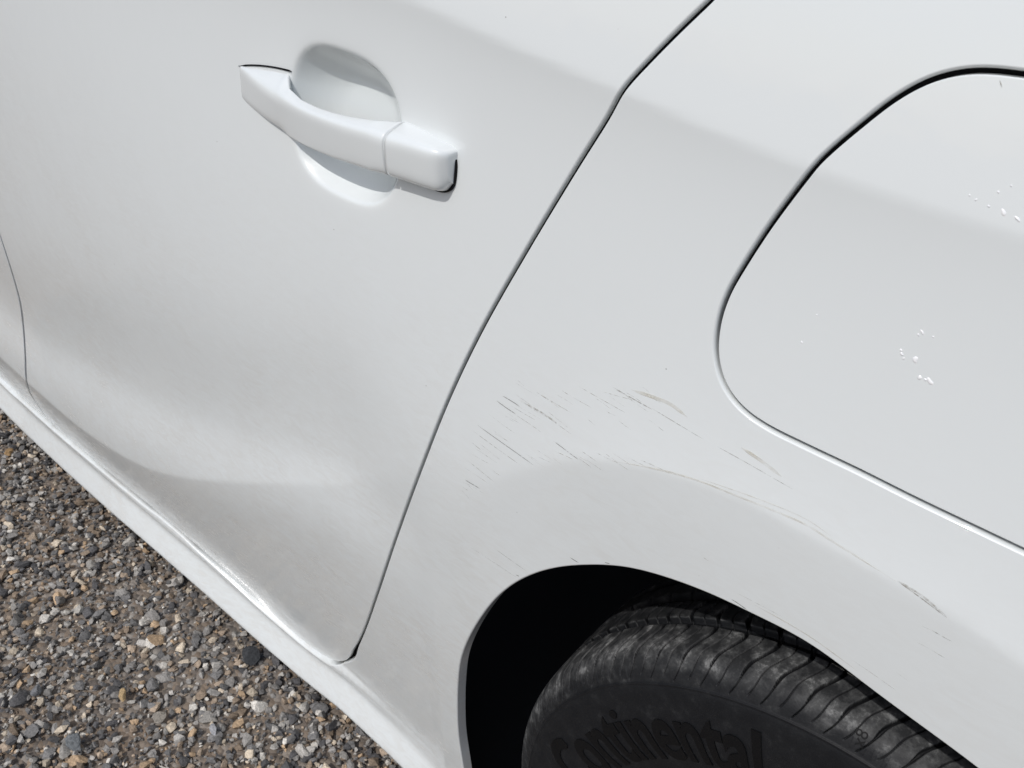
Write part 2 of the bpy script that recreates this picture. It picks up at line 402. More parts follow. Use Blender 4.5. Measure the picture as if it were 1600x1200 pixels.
# fuel flap gap
flap_px = [(1600, 117), (1560, 112), (1520, 111), (1480, 117), (1440, 131), (1395, 157), (1340, 200), (1300, 234), (1278, 255), (1262, 275), (1235, 310), (1200, 358), (1160, 420), (1138, 459), (1124, 500), (1119, 545), (1125, 583), (1140, 615), (1165, 643), (1200, 667), (1260, 697), (1340, 735), (1430, 780), (1520, 823), (1600, 861)]
FL = trace(spline(flap_px, 16), G)
FL = np.vstack([FL, spline([FL[-1]+(.006, 0), (.105, FL[-1][1]+.003), (.128, .885), (.138, .93), (.136, 1.0), (.122, 1.055), (.09, 1.092), (.04, 1.108), FL[0]+(.006, .001)], 12)])
FL = resample(smooth(resample(FL, .002, True), 4, True), .003, True)
nL = normals2(FL, True)                                      # travelling left over the top, down, right: left normal = towards inside?
cen = FL.mean(0)
if ((cen-FL)*nL).sum(1).mean() < 0: nL = -nL                  # nL points inside the flap
gL, wLb, wLf = .0031, .0020, .0009
flapE = FL+nL*(gL/2+wLf); holeE = FL-nL*(gL/2+wLb)
# body side outline: along the opening to the top, right, down, along the arch back to the sill, left
bO = clip_top(bodyO)
zb_ = float(zledge(-1.)-.115)
ARc = AR[AR[:, 1] > zb_]
rear_x = .95
pts_top = toprow(bO[-1], (rear_x, bO[-1][1]), 90); e2 = ARc[-1]
poly = np.vstack([bO, pts_top, [(rear_x, bO[-1][1])], toprow((rear_x, bO[-1][1]), (rear_x, e2[1]), 60), [(rear_x, e2[1])], toprow((rear_x, e2[1]), e2, 60),
                  ARc[::-1], [(ARc[0][0], zb_-.001)], toprow((ARc[0][0], zb_-.001), (-2.3, zb_-.001), 240), [(-2.3, zb_-.001)]])
# widths per boundary point for the rim of the opening
rimO = resample(bO, .003)
def at(P, vals, Q):
    from_idx = [int(np.argmin(((P-q)**2).sum(1))) for q in Q]; return vals[from_idx]
wO = at(O, wB, rimO); eO = at(O, eB, rimO)
rimAr = resample(ARc, .003)
nA = normals2(rimAr); 
if ((c0-rimAr)*nA).sum(1).mean() < 0: nA = -nA
closed = lambda P: np.vstack([P, P[:1]])
hx, hz = np.meshgrid(np.arange(-1.6, -.3, .012), np.arange(zb_, zb_+.14, .0020)); rock = np.c_[hx.ravel()+.001, hz.ravel()+.0007]
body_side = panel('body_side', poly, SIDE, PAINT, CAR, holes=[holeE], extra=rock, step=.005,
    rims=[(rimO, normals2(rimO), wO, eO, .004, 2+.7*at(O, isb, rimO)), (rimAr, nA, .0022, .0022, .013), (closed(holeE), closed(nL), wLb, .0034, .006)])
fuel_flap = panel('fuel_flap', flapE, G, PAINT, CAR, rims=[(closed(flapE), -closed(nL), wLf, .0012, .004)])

# seals: dark rubber lips lying in the gaps
def seal(name, C, width, depth, parent, closed_=False):
    C = np.asarray(C); n = normals2(C, closed_); k = len(C); y = G(C[:, 0], C[:, 1])+depth
    w = np.broadcast_to(width, (k,)); V = []
    prof = [(-1, .004), (-.6, .0008), (0, 0), (.6, .0008), (1, .004)]
    for a, d in prof:
        q = C+n*(w*a)[:, None]; V.append(np.c_[q[:, 0], y+d, q[:, 1]])
    Fc = []; m_ = k if closed_ else k-1
    for j in range(len(prof)-1):
        for i in range(m_): Fc.append((j*k+i, j*k+(i+1) % k, (j+1)*k+(i+1) % k, (j+1)*k+i))
    return mesh_obj(name, np.vstack(V), Fc, BLACK, parent)
Ob = O[O[:, 1] < TOPZ]
seal('door_seal', Ob+normals2(Ob)*.001, .010, .0062+.006*sstep((-.5-Ob[:, 0])/.1), CAR)
seal('door_seal', Fg[Fg[:, 1] < TOPZ], .007, .0050, CAR)
seal('flap_seal', FL, .008, .0080, CAR, True)
# inner shell that closes the car behind the panels
gx, gz = np.meshgrid(np.arange(-2.3, .96, .02), np.arange(zb_+.02, 1.21, .02))
V = np.c_[gx.ravel(), (G(gx.ravel(), gz.ravel())+.036), gz.ravel()]; nx_ = gx.shape[1]
Fc = []
for j in range(gx.shape[0]-1):
    for i in range(nx_-1):
        cx_, cz_ = gx[j, i]+.01, gz[j, i]+.01
        if math.hypot(cx_-c0[0], cz_-c0[1]) < .42 or (abs(cx_-c0[0]) < .42 and cz_ < c0[1]): continue
        Fc.append((j*nx_+i, j*nx_+i+1, (j+1)*nx_+i+1, (j+1)*nx_+i))
mesh_obj('inner_panel', V, Fc, VOID, CAR)
# wheel liner
def ring3(dep, grow):
    q = rimAr-nA*grow; return np.c_[q[:, 0], SIDE(rimAr[:, 0], rimAr[:, 1])+dep, q[:, 1]]
rows = [ring3(.0135, 0), ring3(.020, .004), ring3(.03, .02), ring3(.10, .03), ring3(.30, .03)]
k = len(rimAr); rows = [np.vstack([[(q[0][0]+.02*(i > 1), q[0][1], -.07)], q, [(q[-1][0], q[-1][1], -.07)]]) for i, q in enumerate(rows)]; k += 2
V = np.vstack(rows+[[(0.0, .33, .38)]]); Fc = []
for j in range(4):
    for i in range(k-1): Fc.append((j*k+i, j*k+i+1, (j+1)*k+i+1, (j+1)*k+i))
for i in range(k-1): Fc.append((4*k+i, 4*k+i+1, 5*k))
Fc.append((4*k, 5*k, 5*k-1))
mesh_obj('wheel_liner', V, Fc, VOID, CAR)

# the rest of the car above and behind, plain
def strip(name, prof, x0, x1, mat, n=24):
    V = []; Fc = []; k = len(prof)
    for i in range(n+1):
        x = x0+(x1-x0)*i/n
        for (y, z) in prof: V.append((x, y+.015*(x+.3)**2, z))
    for i in range(n):
        for j in range(k-1): Fc.append((i*k+j, (i+1)*k+j, (i+1)*k+j+1, i*k+j+1))
    return mesh_obj(name, V, Fc, mat, CAR)
ytop = float(G(-.5, 1.199))
strip('belt_moulding', [(ytop+.004, 1.196), (ytop-.002, 1.20), (ytop+.002, 1.214), (ytop+.018, 1.216)], -2.3, .3, BLACK)
strip('window', [(ytop+.012, 1.21), (ytop+.08, 1.34), (ytop+.20, 1.50)], -2.3, .15, GLASS)
strip('roof', [(ytop+.19, 1.495), (ytop+.24, 1.53), (ytop+.5, 1.56), (ytop+1.1, 1.56), (ytop+1.4, 1.5)], -2.0, .5, PAINT)
strip('underbody', [(.10, .02), (.3, .03), (1.5, .03)], -2.3, -.42, VOID)

# ------------------------------------------------------------------ door handle
GH = lambda x: float(G(np.array([x]), np.array([.945]))[0])
def section(x, yo, zt, zb, back, n=72, ex=4.4, rise=0.0, fall=0.0):
    """loop in the (y, z) plane; yo standoff of the outer face, back = standoff of the inner face"""
    g = GH(x); yc = g-(yo+back)/2; hy = (yo-back)/2; zc_ = (zt+zb)/2; hz = (zt-zb)/2; L_ = []
    for i in range(n):
        a = 2*math.pi*i/n; c, s_ = math.cos(a), math.sin(a)
        rx = math.copysign(abs(c)**(2/ex), c); rz = math.copysign(abs(s_)**(2/ex), s_)
        # front face leans: the upper edge stands out less than the middle
        yy = yc-hy*rx; zz = zc_+hz*rz
        zz += rise*(1-rx)/2*max(rz, 0)-fall*(1-rx)/2*max(-rz, 0)
        L_.append((x, yy+(.0048*(1-rz)/2*min(1, yo/.015))*max(rx, 0), zz))
    return L_
def loft(name, secs, mat, parent, cap0=True, cap1=True, smooth_=True):
    n = len(secs[0]); V = [v for s_ in secs for v in s_]; Fc = []
    for j in range(len(secs)-1):
        for i in range(n): Fc.append((j*n+i, j*n+(i+1) % n, (j+1)*n+(i+1) % n, (j+1)*n+i))
    if cap0: Fc.append(tuple(range(n)))
    if cap1: Fc.append(tuple(reversed(range((len(secs)-1)*n, len(secs)*n))))
    o = mesh_obj(name, V, Fc, mat, parent, smooth=smooth_)
    import bmesh
    bm = bmesh.new(); bm.from_mesh(o.data); bmesh.ops.recalc_face_normals(bm, faces=bm.faces); bm.to_mesh(o.data); bm.free()
    return o
def track(pts, so): return np.array([trace([p], lambda x, z, q=q: G(x, z)-q)[0] for p, q in zip(pts, so)])
HO = [.002, .006, .011, .0165, .0185, .0205, .022, .0225, .0225]
T1 = track([(374, 103), (385, 113), (405, 131), (433, 150), (448, 159), (475, 173), (515, 189), (550, 200), (597, 212)], HO)
T2 = track([(377, 156), (388, 169), (405, 186), (430, 205), (443, 213), (470, 228), (515, 247), (550, 260), (592, 276)], HO)
HX = T1[:, 0]; HT = T1[:, 1]; HB = np.interp(HX, T2[:, 0], T2[:, 1])
xf = trace([(452, 112)], G)[0][0]                              # where the grip leaves the door
HKx = [-.8, xf-.004, xf+.010, xf+.03, xf+.075, HX[-1]-.02, HX[-1]]; HKv = [-.006, -.006, .006, .009, .010, .007, -.006]
T5 = track([(376, 101), (400, 103), (425, 106), (450, 111), (455, 132), (475, 152), (500, 165), (540, 176), (570, 181), (600, 183)], [0, 0, 0, 0, .004, .008, .010, .010, .010, .006])
HRx = T5[:, 0]; HRv = np.clip(T5[:, 1]-np.interp(T5[:, 0], HX, HT), .0005, .03)*np.interp(T5[:, 0], [T5[0, 0], T5[1, 0], T5[3, 0], T5[5, 0]], [1, 1.25, 1.15, 1])
xs = np.concatenate([np.linspace(HX[0], HX[0]+.02, 18), np.linspace(HX[0]+.022, HX[-1]-.0003, 64)])
def ci(xq, X, Y):
    P = spline(np.c_[X, Y], 14); return np.interp(xq, P[:, 0], P[:, 1])
secs = [section(x, ci(x, HX, HO), ci(x, HX, HT), ci(x, HX, HB), float(np.interp(x, HKx, HKv)), rise=float(np.interp(x, HRx, HRv)), fall=.004) for x in xs]
handle = loft('door_handle', secs, PAINT, rear_door)
KO = [.0225, .0220, .0210, .0185, .0120, .0040]
T3 = track([(598.5, 212.5), (630, 220), (660, 229), (680, 235), (698, 242), (709, 250)], KO)
T4 = track([(592.5, 276.5), (622, 286), (650, 295), (672, 300), (690, 296), (702, 282)], KO)
KX = T3[:, 0]; KT = T3[:, 1]; KB = np.interp(KX, T4[:, 0], T4[:, 1])
T6 = track([(622, 181), (640, 188), (670, 205), (700, 228)], [0, 0, 0, 0]); KRx = T6[:, 0]; KRv = np.clip(T6[:, 1]-np.interp(T6[:, 0], KX, KT), .0005, .02)
xs = np.concatenate([np.linspace(KX[0]+.0002, KX[3], 22), np.linspace(KX[3]+.001, KX[-1], 24)])
secs = [section(x, ci(x, KX, KO), ci(x, KX, KT), ci(x, KX, KB), -.006, rise=float(np.interp(x, KRx, KRv)), fall=.005) for x in xs]
loft('handle_cap', secs, PAINT, rear_door)
loft('handle_seam', [section(x, .0208, HT[-1]-.0012, HB[-1]+.0004, -.008, rise=.005, fall=.004) for x in (KX[0]-.0010, KX[0]+.0008)], BLACK, rear_door)
# thin black gaskets where handle and cap meet the door
def gasket(x0, x1, z0, z1, ex=3.0):
    n = 48; V = []; cx_, cz_, a_, b_ = (x0+x1)/2, (z0+z1)/2, (x1-x0)/2, (z1-z0)/2
    for d in (-.0022, .002):
        for i in range(n):
            a = 2*math.pi*i/n; c, s_ = math.cos(a), math.sin(a)
            x = cx_+a_*math.copysign(abs(c)**(2/ex), c); z = cz_+b_*math.copysign(abs(s_)**(2/ex), s_)
            V.append((x, float(G(np.array([x]), np.array([z]))[0])+d, z))
    Fc = [(i, (i+1) % n, n+(i+1) % n, n+i) for i in range(n)]+[tuple(range(n))]
    return mesh_obj('handle_gasket', V, Fc, BLACK, rear_door, smooth=False)
gasket(KX[0]+.010, KX[-1]+.0014, KB[3]-.0072, KT[3]+.0008)

gl = trace(spline([(373, 103), (390, 101.8), (410, 102.6), (430, 105.3), (449, 109.5), (455, 111.5)], 8), G); gn = normals2(gl); gw = .0007*np.clip(np.minimum(np.linspace(0, 1, len(gl)), np.linspace(1, 0, len(gl)))*8, .2, 1)
gv = [np.c_[(gl+gn*(gw*a)[:, None])[:, 0], G(gl[:, 0], gl[:, 1])-h_, (gl+gn*(gw*a)[:, None])[:, 1]] for a, h_ in ((-1, -.001), (-1, .0008), (1, .0008), (1, -.001))]
k = len(gl); mesh_obj('handle_gasket', np.vstack(gv), [(j*k+i, j*k+i+1, (j+1)*k+i+1, (j+1)*k+i) for j in range(3) for i in range(k-1)], BLACK, rear_door, smooth=False)

# ------------------------------------------------------------------ scratches on the quarter panel
def decal(name, C, w, mat, parent=body_side, lift=.00035):
    """thin tapered strip lying on the paint; C in (x, z)"""
    C = np.asarray(C, float); n = normals2(C); k = len(C); s_ = np.linspace(0, 1, k)
    ww = .66*w*np.clip(np.minimum(s_, 1-s_)*6, .15, 1)/2
    rows = []
    for a in (-1, 1):
        q = C+n*(ww*a)[:, None]; y = SIDE(q[:, 0], q[:, 1])-lift; rows.append(np.c_[q[:, 0], y, q[:, 1]])
    Fc = [(i, i+1, k+i+1, k+i) for i in range(k-1)]
    return mesh_obj(name, np.vstack(rows), Fc, mat, parent)
def scratch_mat(name, col, dens, sc=(700, 700, 700), lo=.42, hi=.6):
    M, t, b = material(name, col, .7)
    tc = N(t, 'ShaderNodeTexCoord'); mp = N(t, 'ShaderNodeMapping'); mp.inputs['Scale'].default_value = sc
    t.links.new(tc.outputs['Object'], mp.inputs[0]); n = N(t, 'ShaderNodeTexNoise', Scale=1.0, Detail=3.0); t.links.new(mp.outputs[0], n.inputs['Vector'])
    r = ramp(t, n.outputs[0], [(lo, (0, 0, 0)), (hi, (dens,)*3)]); t.links.new(r.outputs[0], b.inputs['Alpha']); return M
SD = scratch_mat('dark_scratch', (.09, .08, .065), .95, (300, 300, 300), .30, .5)
SG = scratch_mat('grey_scratch', (.31, .29, .25), .7, (300, 300, 300), .32, .6)
SF = scratch_mat('faint_scratch', (.47, .45, .40), .55, (250, 250, 250), .35, .65)
SM = scratch_mat('beige_smear', (.62, .57, .46), .42, (90, 90, 160), .25, .75)
def px_line(p, q, n=14, wob=.6):
    p, q = np.array(p, float), np.array(q, float); s_ = np.linspace(0, 1, n)[:, None]
    ph = random.random()*6; d = q-p; nn_ = np.array([-d[1], d[0]])/max(np.linalg.norm(d), 1)
    return trace(p+s_*d+nn_*np.sin(s_*3+ph)*wob, SIDE)
def Z(x, y): return (700+x*.35, 580+y*.35)        # close-up notes of the scratched area
SCR = [(Z(133, 238), Z(385, 422), .0007, SD), (Z(118, 268), Z(325, 420), .0006, SG), (Z(245, 108), Z(320, 158), .0008, SD), (Z(300, 145), Z(415, 215), .0005, SF),
       (Z(218, 130), Z(305, 192), .0008, SD), (Z(300, 190), Z(415, 272), .0005, SG), (Z(180, 190), Z(300, 275), .0005, SF), (Z(105, 318), Z(150, 350), .0006, SG),
       (Z(88, 400), Z(205, 490), .0006, SG), (Z(78, 482), Z(142, 525), .0009, SD), (Z(60, 530), Z(100, 575), .0006, SF), (Z(300, 98), Z(550, 282), .0009, SF),
       (Z(395, 90), Z(548, 185), .0010, SF), (Z(510, 85), Z(640, 162), .0008, SF), (Z(585, 65), Z(790, 185), .0007, SF), (Z(738, 72), Z(912, 168), .0010, SG),
       (Z(912, 168), Z(1140, 300), .0006, SG), (Z(470, 312), Z(592, 398), .0007, SD), (Z(600, 360), Z(665, 400), .0010, SF), (Z(665, 362), Z(775, 418), .0010, SF),
       (Z(480, 355), Z(560, 395), .0007, SF), (Z(1200, 335), Z(1540, 525), .0006, SG), (Z(105, 790), Z(310, 920), .0005, SG), (Z(205, 790), Z(355, 892), .0006, SG),
       (Z(545, 832), Z(585, 852), .0011, SD), (Z(700, 850), Z(722, 858), .0008, SD), (Z(305, 910), Z(318, 915), .0010, SD), (Z(1265, 1018), Z(1335, 1062), .0009, SD),
       (Z(860, 395), Z(990, 455), .0010, SF), (Z(690, 88), Z(830, 130), .0007, SF), (Z(480, 100), Z(560, 150), .0006, SF), (Z(200, 440), Z(240, 470), .0006, SF),
       (Z(85, 500), Z(115, 530), .0005, SF), (Z(340, 140), Z(470, 220), .0005, SF), (Z(420, 110), Z(500, 165), .0005, SF), (Z(400, 350), Z(470, 400), .0005, SF),
       ((1455, 984), (1487, 1001), .0009, SG), ((1433, 1003), (1482, 1031), .0006, SF), ((1440, 978), (1460, 985), .0005, SF), ((1400, 1050), (1420, 1063), .0004, SF),
       ((1402, 907), (1480, 965), .0012, SG), ((1150, 925), (1230, 968), .0005, SF), ((1330, 1030), (1400, 1078), .0005, SF), ((1300, 1035), (1345, 1065), .0005, SF),
       ((1100, 870), (1108, 877), .0005, SF), ((1563, 125), (1565, 137), .0008, SG)]
for p, q, w, mt in SCR: decal('scratch', px_line(p, q), w, mt, fuel_flap if p[0] > 1500 and p[1] < 200 else body_side)
for _ in range(42):                                # hair scratches round the same strokes
    x = random.uniform(60, 900); y = max(80, 560-x*1.6)+random.uniform(-40, 60) if x < 320 else random.uniform(70, 230) if random.random() < .6 else random.uniform(360, 410)
    l = random.uniform(30, 110); decal('scratch', px_line(Z(x, y), Z(x+l, y+l*random.uniform(.55, .75))), random.uniform(.0003, .0006), SF)
def smear(pts, w, mt=SM): decal('paint_smear', trace(resample(spline(pts, 8), 5), SIDE), w, mt)
smear([Z(820, 82), Z(930, 120), Z(1000, 150), Z(1070, 205)], .0045)
smear([Z(1310, 340), Z(1400, 400), Z(1490, 470)], .004)
smear([Z(720, 398), Z(900, 430), Z(1100, 482), Z(1300, 560), Z(1500, 640), Z(1600, 685), (1300, 845), (1340, 870), (1400, 908)], .0022)
smear([Z(970, 440), Z(1210, 520)], .0016); smear([Z(1130, 480), Z(1400, 575), Z(1600, 660), (1300, 838)], .0012)
smear([(1400, 905), (1440, 930), (1480, 963)], .0022, SF)
smear([(1180, 945), (1262, 992), (1340, 1048)], .0018)
smear([Z(340, 140), Z(430, 190), Z(500, 240)], .0018, SF)

# sun glints on the flap, put in as small white glossy beads and runs
BEAD, _, _ = material('white_glint_bead', (.95, .95, .95), .12, 1.0)
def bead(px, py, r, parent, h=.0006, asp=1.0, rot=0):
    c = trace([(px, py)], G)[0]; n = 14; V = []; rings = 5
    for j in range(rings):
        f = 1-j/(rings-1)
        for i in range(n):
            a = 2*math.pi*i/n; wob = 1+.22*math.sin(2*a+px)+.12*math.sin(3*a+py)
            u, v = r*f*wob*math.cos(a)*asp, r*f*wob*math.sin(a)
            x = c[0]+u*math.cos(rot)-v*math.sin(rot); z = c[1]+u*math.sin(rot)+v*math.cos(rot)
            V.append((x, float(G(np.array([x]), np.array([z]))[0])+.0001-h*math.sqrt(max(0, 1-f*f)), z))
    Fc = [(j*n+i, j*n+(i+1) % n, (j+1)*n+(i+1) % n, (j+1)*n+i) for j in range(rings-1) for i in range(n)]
    return mesh_obj('painted_glint', V, Fc, BEAD, parent)
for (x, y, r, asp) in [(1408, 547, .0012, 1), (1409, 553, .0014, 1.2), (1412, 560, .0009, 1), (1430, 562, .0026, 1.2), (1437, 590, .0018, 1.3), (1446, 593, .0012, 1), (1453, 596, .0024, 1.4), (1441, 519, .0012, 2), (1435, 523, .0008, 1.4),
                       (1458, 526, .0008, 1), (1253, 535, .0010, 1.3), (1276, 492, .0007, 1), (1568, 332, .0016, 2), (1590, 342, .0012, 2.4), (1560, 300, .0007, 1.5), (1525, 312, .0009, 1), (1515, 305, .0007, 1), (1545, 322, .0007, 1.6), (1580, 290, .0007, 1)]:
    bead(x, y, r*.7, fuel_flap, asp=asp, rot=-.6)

# ------------------------------------------------------------------ wheel
WC = np.array([.056, .265])
wheel = empty('wheel'); wheel.parent = CAR
prof = spline([(.082, .145), (.060, .178), (.049, .205), (.0445, .225), (.0435, .245), (.0445, .262), (.0465, .279), (.0500, .2865), (.0545, .2945), (.0610, .3020), (.0690, .3065), (.080, .3090), (.11, .3110), (.16, .3120), (.21, .3110), (.235, .307), (.25, .295), (.26, .26), (.24, .18)], 30)*np.array([1, 1.096])+np.array([.007, 0])
ss = np.r_[0, np.cumsum(np.linalg.norm(np.diff(prof, axis=0), axis=1))]
s_sh = ss[np.argmin(abs(prof[:, 1]-.3103)+(prof[:, 0] > .1))]
s_tr = s_sh+.085
sv = np.concatenate([np.linspace(0, s_sh-.004, 60)[:-1], np.linspace(s_sh-.004, s_tr, 150)[:-1], np.linspace(s_tr, ss[-1], 70)])
PY, PR = np.interp(sv, ss, prof[:, 0]), np.interp(sv, ss, prof[:, 1])
tY, tR = np.gradient(PY, sv), np.gradient(PR, sv); nY, nR = -tR, tY          # outward normal of the profile (to -y on the sidewall, +r on the tread)
th = np.radians(np.concatenate([np.arange(72, 188, .085), np.arange(188, 431.9, 1.2)]))
TH, SS = np.meshgrid(th, sv, indexing='ij'); s2 = SS-s_sh
def notch(d, w, dep): return dep*(1-sstep((np.abs(d)-w*.35)/(w*.4)))
pitch = 2*math.pi/70
shift = .045*sstep((s2+.0)/.05)*1.6+.012*np.sin(s2*120)                       # grooves sweep round as they run inwards
ph = (TH+shift+.004*np.sin(TH*11)) % pitch
R0 = .34
disp = np.zeros_like(TH)
wide = np.interp(s2, [.006, .020, .030, .06], [.0008, .0009, .0026, .0034])
act = sstep((s2-.004)/.003)*sstep((.13-s2)/.01)
disp -= notch((ph-pitch*.25)*R0, wide, .0060)*act
disp -= notch((ph-pitch*.75)*R0, np.interp(s2, [0, .1], [.0009, .0012]), .0026)*sstep((s2-.008)/.003)*sstep((.11-s2)/.01)
for yc_ in (.117, .159, .201): disp -= notch(np.broadcast_to(PY-yc_, TH.shape), .009, .0065)
rib = .0011*np.exp(-((SS-s_sh-.001)/.0011)**2)+.0006*np.exp(-((SS-s_sh+.070)/.0015)**2)
bars = sstep((np.sin(TH*230)-.2)/.5)*.00035*sstep((s2-.005)/.002)*sstep((.017-s2)/.002)*(np.sin(TH*5+1) > .1)
disp += rib+bars
VY = PY[None, :]+nY[None, :]*disp; VR = PR[None, :]+nR[None, :]*disp
V = np.stack([WC[0]+VR*np.cos(TH), VY, WC[1]+VR*np.sin(TH)], -1).reshape(-1, 3)
a_, b_ = TH.shape; I, J = np.meshgrid(np.arange(a_), np.arange(b_-1), indexing='ij'); I2 = (I+1) % a_
Q = np.stack([I*b_+J, I*b_+J+1, I2*b_+J+1, I2*b_+J], -1).reshape(-1, 4)
tyre = mesh_obj('tyre', V, Q, RUBBER, wheel)
sc = sstep((s2-.010)/.016)*.8+.12*sstep((s2-.001)/.004); sc = sc*(disp > -.0008)+.05
sc[:, :] *= 1-.6*sstep((s2-.06)/.03)
at_ = tyre.data.attributes.new('scuff', 'FLOAT', 'POINT'); at_.data.foreach_set('value', sc.astype(np.float32).ravel())

def text_mesh(s_, size, extrude, offset=0.0):
    cu = bpy.data.curves.new('t', 'FONT'); cu.body = s_; cu.size = size; cu.extrude = extrude; cu.offset = offset; cu.resolution_u = 5
    ob = bpy.data.objects.new('t', cu); S.collection.objects.link(ob); bpy.context.view_layer.update()
    dg = bpy.context.evaluated_depsgraph_get(); me = bpy.data.meshes.new_from_object(ob.evaluated_get(dg))
    v = np.zeros(len(me.vertices)*3); me.vertices.foreach_get('co', v); v = v.reshape(-1, 3); f = [tuple(p.vertices) for p in me.polygons]
    bpy.data.objects.remove(ob); bpy.data.curves.remove(cu); bpy.data.meshes.remove(me)
    return v, f
def side_y(r): 
    k_ = prof[:, 0] < .0765; return np.interp(r, prof[k_][:, 1], prof[k_][:, 0])
v, f = text_mesh('Continental', 1.0, .5, .022)
import bmesh
bm = bmesh.new(); bv = [bm.verts.new(q) for q in v]
for q in f:
    try: bm.faces.new([bv[i] for i in q])
    except ValueError: pass
bmesh.ops.subdivide_edges(bm, edges=[e for e in bm.edges if e.calc_length() > .12], cuts=3, use_grid_fill=False)
bmesh.ops.triangulate(bm, faces=bm.faces)
v = np.array([tuple(q.co) for q in bm.verts]); bm.verts.index_update(); f = [tuple(q.index for q in fc.verts) for fc in bm.faces]; bm.free()
x0, x1 = v[:, 0].min(), v[:, 0].max(); y0, y1 = 0, .70
A0, A1, Rb, Rt = math.radians(172), math.radians(108), .202, .2425
ang = A0+(A1-A0)*(v[:, 0]-x0)/(x1-x0)
vy = v[:, 1]; rad = np.interp(vy, [-.02, 0, .53, .75], [.228, .230, .2810, .2930])
rad = np.where(v[:, 0] < x0+.62, np.interp(vy, [-.02, .72], [.222, .2940]), rad)
V = np.c_[WC[0]+rad*np.cos(ang), side_y(rad)-.0006-.0009*(v[:, 2] > 0)+.001*(v[:, 2] < 0), WC[1]+rad*np.sin(ang)]
mesh_obj('lettering', V, f, LETTER, wheel, smooth=False)
# hand-written inspection mark on the shoulder
v, f = text_mesh('x8', 1.0, .5, .0)
p0 = np.array([1346, 1148.]); D0 = RAY(p0)
def on_tyre(px_):
    D = RAY(px_); lo = None
    for tt in np.arange(.45, 1.2, .0006):
        q = CAM+tt*D; r = math.hypot(q[0]-WC[0], q[2]-WC[1])
        if q[1] < .12 and r < .3405 and r > .28 and q[1] > side_y(r) : return q, r
    return None, None
q, r0 = on_tyre(p0)
if q is not None:
    a0 = math.atan2(q[2]-WC[1], q[0]-WC[0]); h = .014
    vx = (v[:, 0]-v[:, 0].mean())*h; vy = (v[:, 1]-.35)*h
    # written along the sweep of the groove: turned a quarter
    rs0 = np.interp(r0, prof[:420, 1], ss[:420]); s_loc = rs0+vx*1.0; aa = a0-vy/r0*-1
    PYq, PRq = np.interp(s_loc, ss, prof[:, 0]), np.interp(s_loc, ss, prof[:, 1])
    nYq, nRq = np.interp(s_loc, sv, nY), np.interp(s_loc, sv, nR); hh = .0004*(v[:, 2] > 0)-.0003*(v[:, 2] < 0)
    V = np.c_[WC[0]+(PRq+nRq*hh)*np.cos(aa), PYq+nYq*hh, WC[1]+(PRq+nRq*hh)*np.sin(aa)]
    mesh_obj('hand_mark', V, f, LETTER, wheel, smooth=False)
# rim
def revolve(name, pr, mat, parent, n=96):
    V = []; Fc = []; k = len(pr)
    for i in range(n):
        a = 2*math.pi*i/n
        for (y, r) in pr: V.append((WC[0]+r*math.cos(a), y, WC[1]+r*math.sin(a)))
    for i in range(n):
        for j in range(k-1): Fc.append((i*k+j, ((i+1) % n)*k+j, ((i+1) % n)*k+j+1, i*k+j+1))
    return mesh_obj(name, V, Fc, mat, parent)
revolve('rim', [(.092, .160), (.085, .161), (.081, .158), (.085, .153), (.105, .150), (.24, .146)], RIM, wheel)
for i in range(5):
    a = 2*math.pi*i/5+.3; V = []
    for r, hw, y in ((.03, .022, .075), (.10, .015, .072), (.140, .020, .096)):
        for s_ in (-1, 1):
            for d in (0, .02):
                V.append((WC[0]+r*math.cos(a)-s_*hw*math.sin(a), y+d, WC[1]+r*math.sin(a)+s_*hw*math.cos(a)))
    Fc = []
    for j in (0, 4): Fc += [(j, j+4, j+6, j+2), (j+1, j+3, j+7, j+5), (j, j+1, j+5, j+4), (j+2, j+6, j+7, j+3)]
    mesh_obj('spoke', V, Fc, RIM, wheel, smooth=False)
revolve('hub_cap', [(.066, .001), (.068, .03), (.078, .036), (.11, .036)], RIM, wheel, 40)

# ------------------------------------------------------------------ ground and gravel
GRD, t, b = material('gritty_ground', (.12, .10, .08), .9, spec=.2)
tc = N(t, 'ShaderNodeTexCoord'); L = t.links.new
vo = N(t, 'ShaderNodeTexVoronoi', Scale=110.0); L(tc.outputs['Object'], vo.inputs['Vector'])
no = N(t, 'ShaderNodeTexNoise', Scale=2.5, Detail=6.0); L(tc.outputs['Object'], no.inputs['Vector'])
sp_ = N(t, 'ShaderNodeSeparateColor'); L(vo.outputs['Color'], sp_.inputs[0])
rc_ = ramp(t, sp_.outputs[0], [(0, (.05, .05, .055)), (.35, (.13, .12, .11)), (.65, (.20, .15, .11)), (.85, (.24, .22, .20)), (1, (.36, .34, .31))])
rn = ramp(t, no.outputs[0], [(.35, (.30, .225, .16)), (.65, (.22, .19, .16))])
mxg = N(t, 'ShaderNodeMix', data_type='RGBA'); mxg.inputs[0].default_value = .6; L(rn.outputs[0], mxg.inputs[6]); L(rc_.outputs[0], mxg.inputs[7]); L(mxg.outputs[2], b.inputs['Base Color'])
bmp = N(t, 'ShaderNodeBump', Strength=1.0, Distance=.004, invert=True); L(vo.outputs['Distance'], bmp.inputs['Height']); L(bmp.outputs[0], b.inputs['Normal'])
k = 40; xs = np.sign(np.linspace(-1, 1, k))*np.abs(np.linspace(-1, 1, k))**3*150
gx, gy = np.meshgrid(xs-.9, xs); gzz = .004*np.sin(gx*5)*np.sin(gy*7+1)*np.exp(-(gx+.9)**2-gy**2)
V = np.c_[gx.ravel(), gy.ravel(), gzz.ravel()-.078]; I, J = np.meshgrid(np.arange(k-1), np.arange(k-1), indexing='ij')
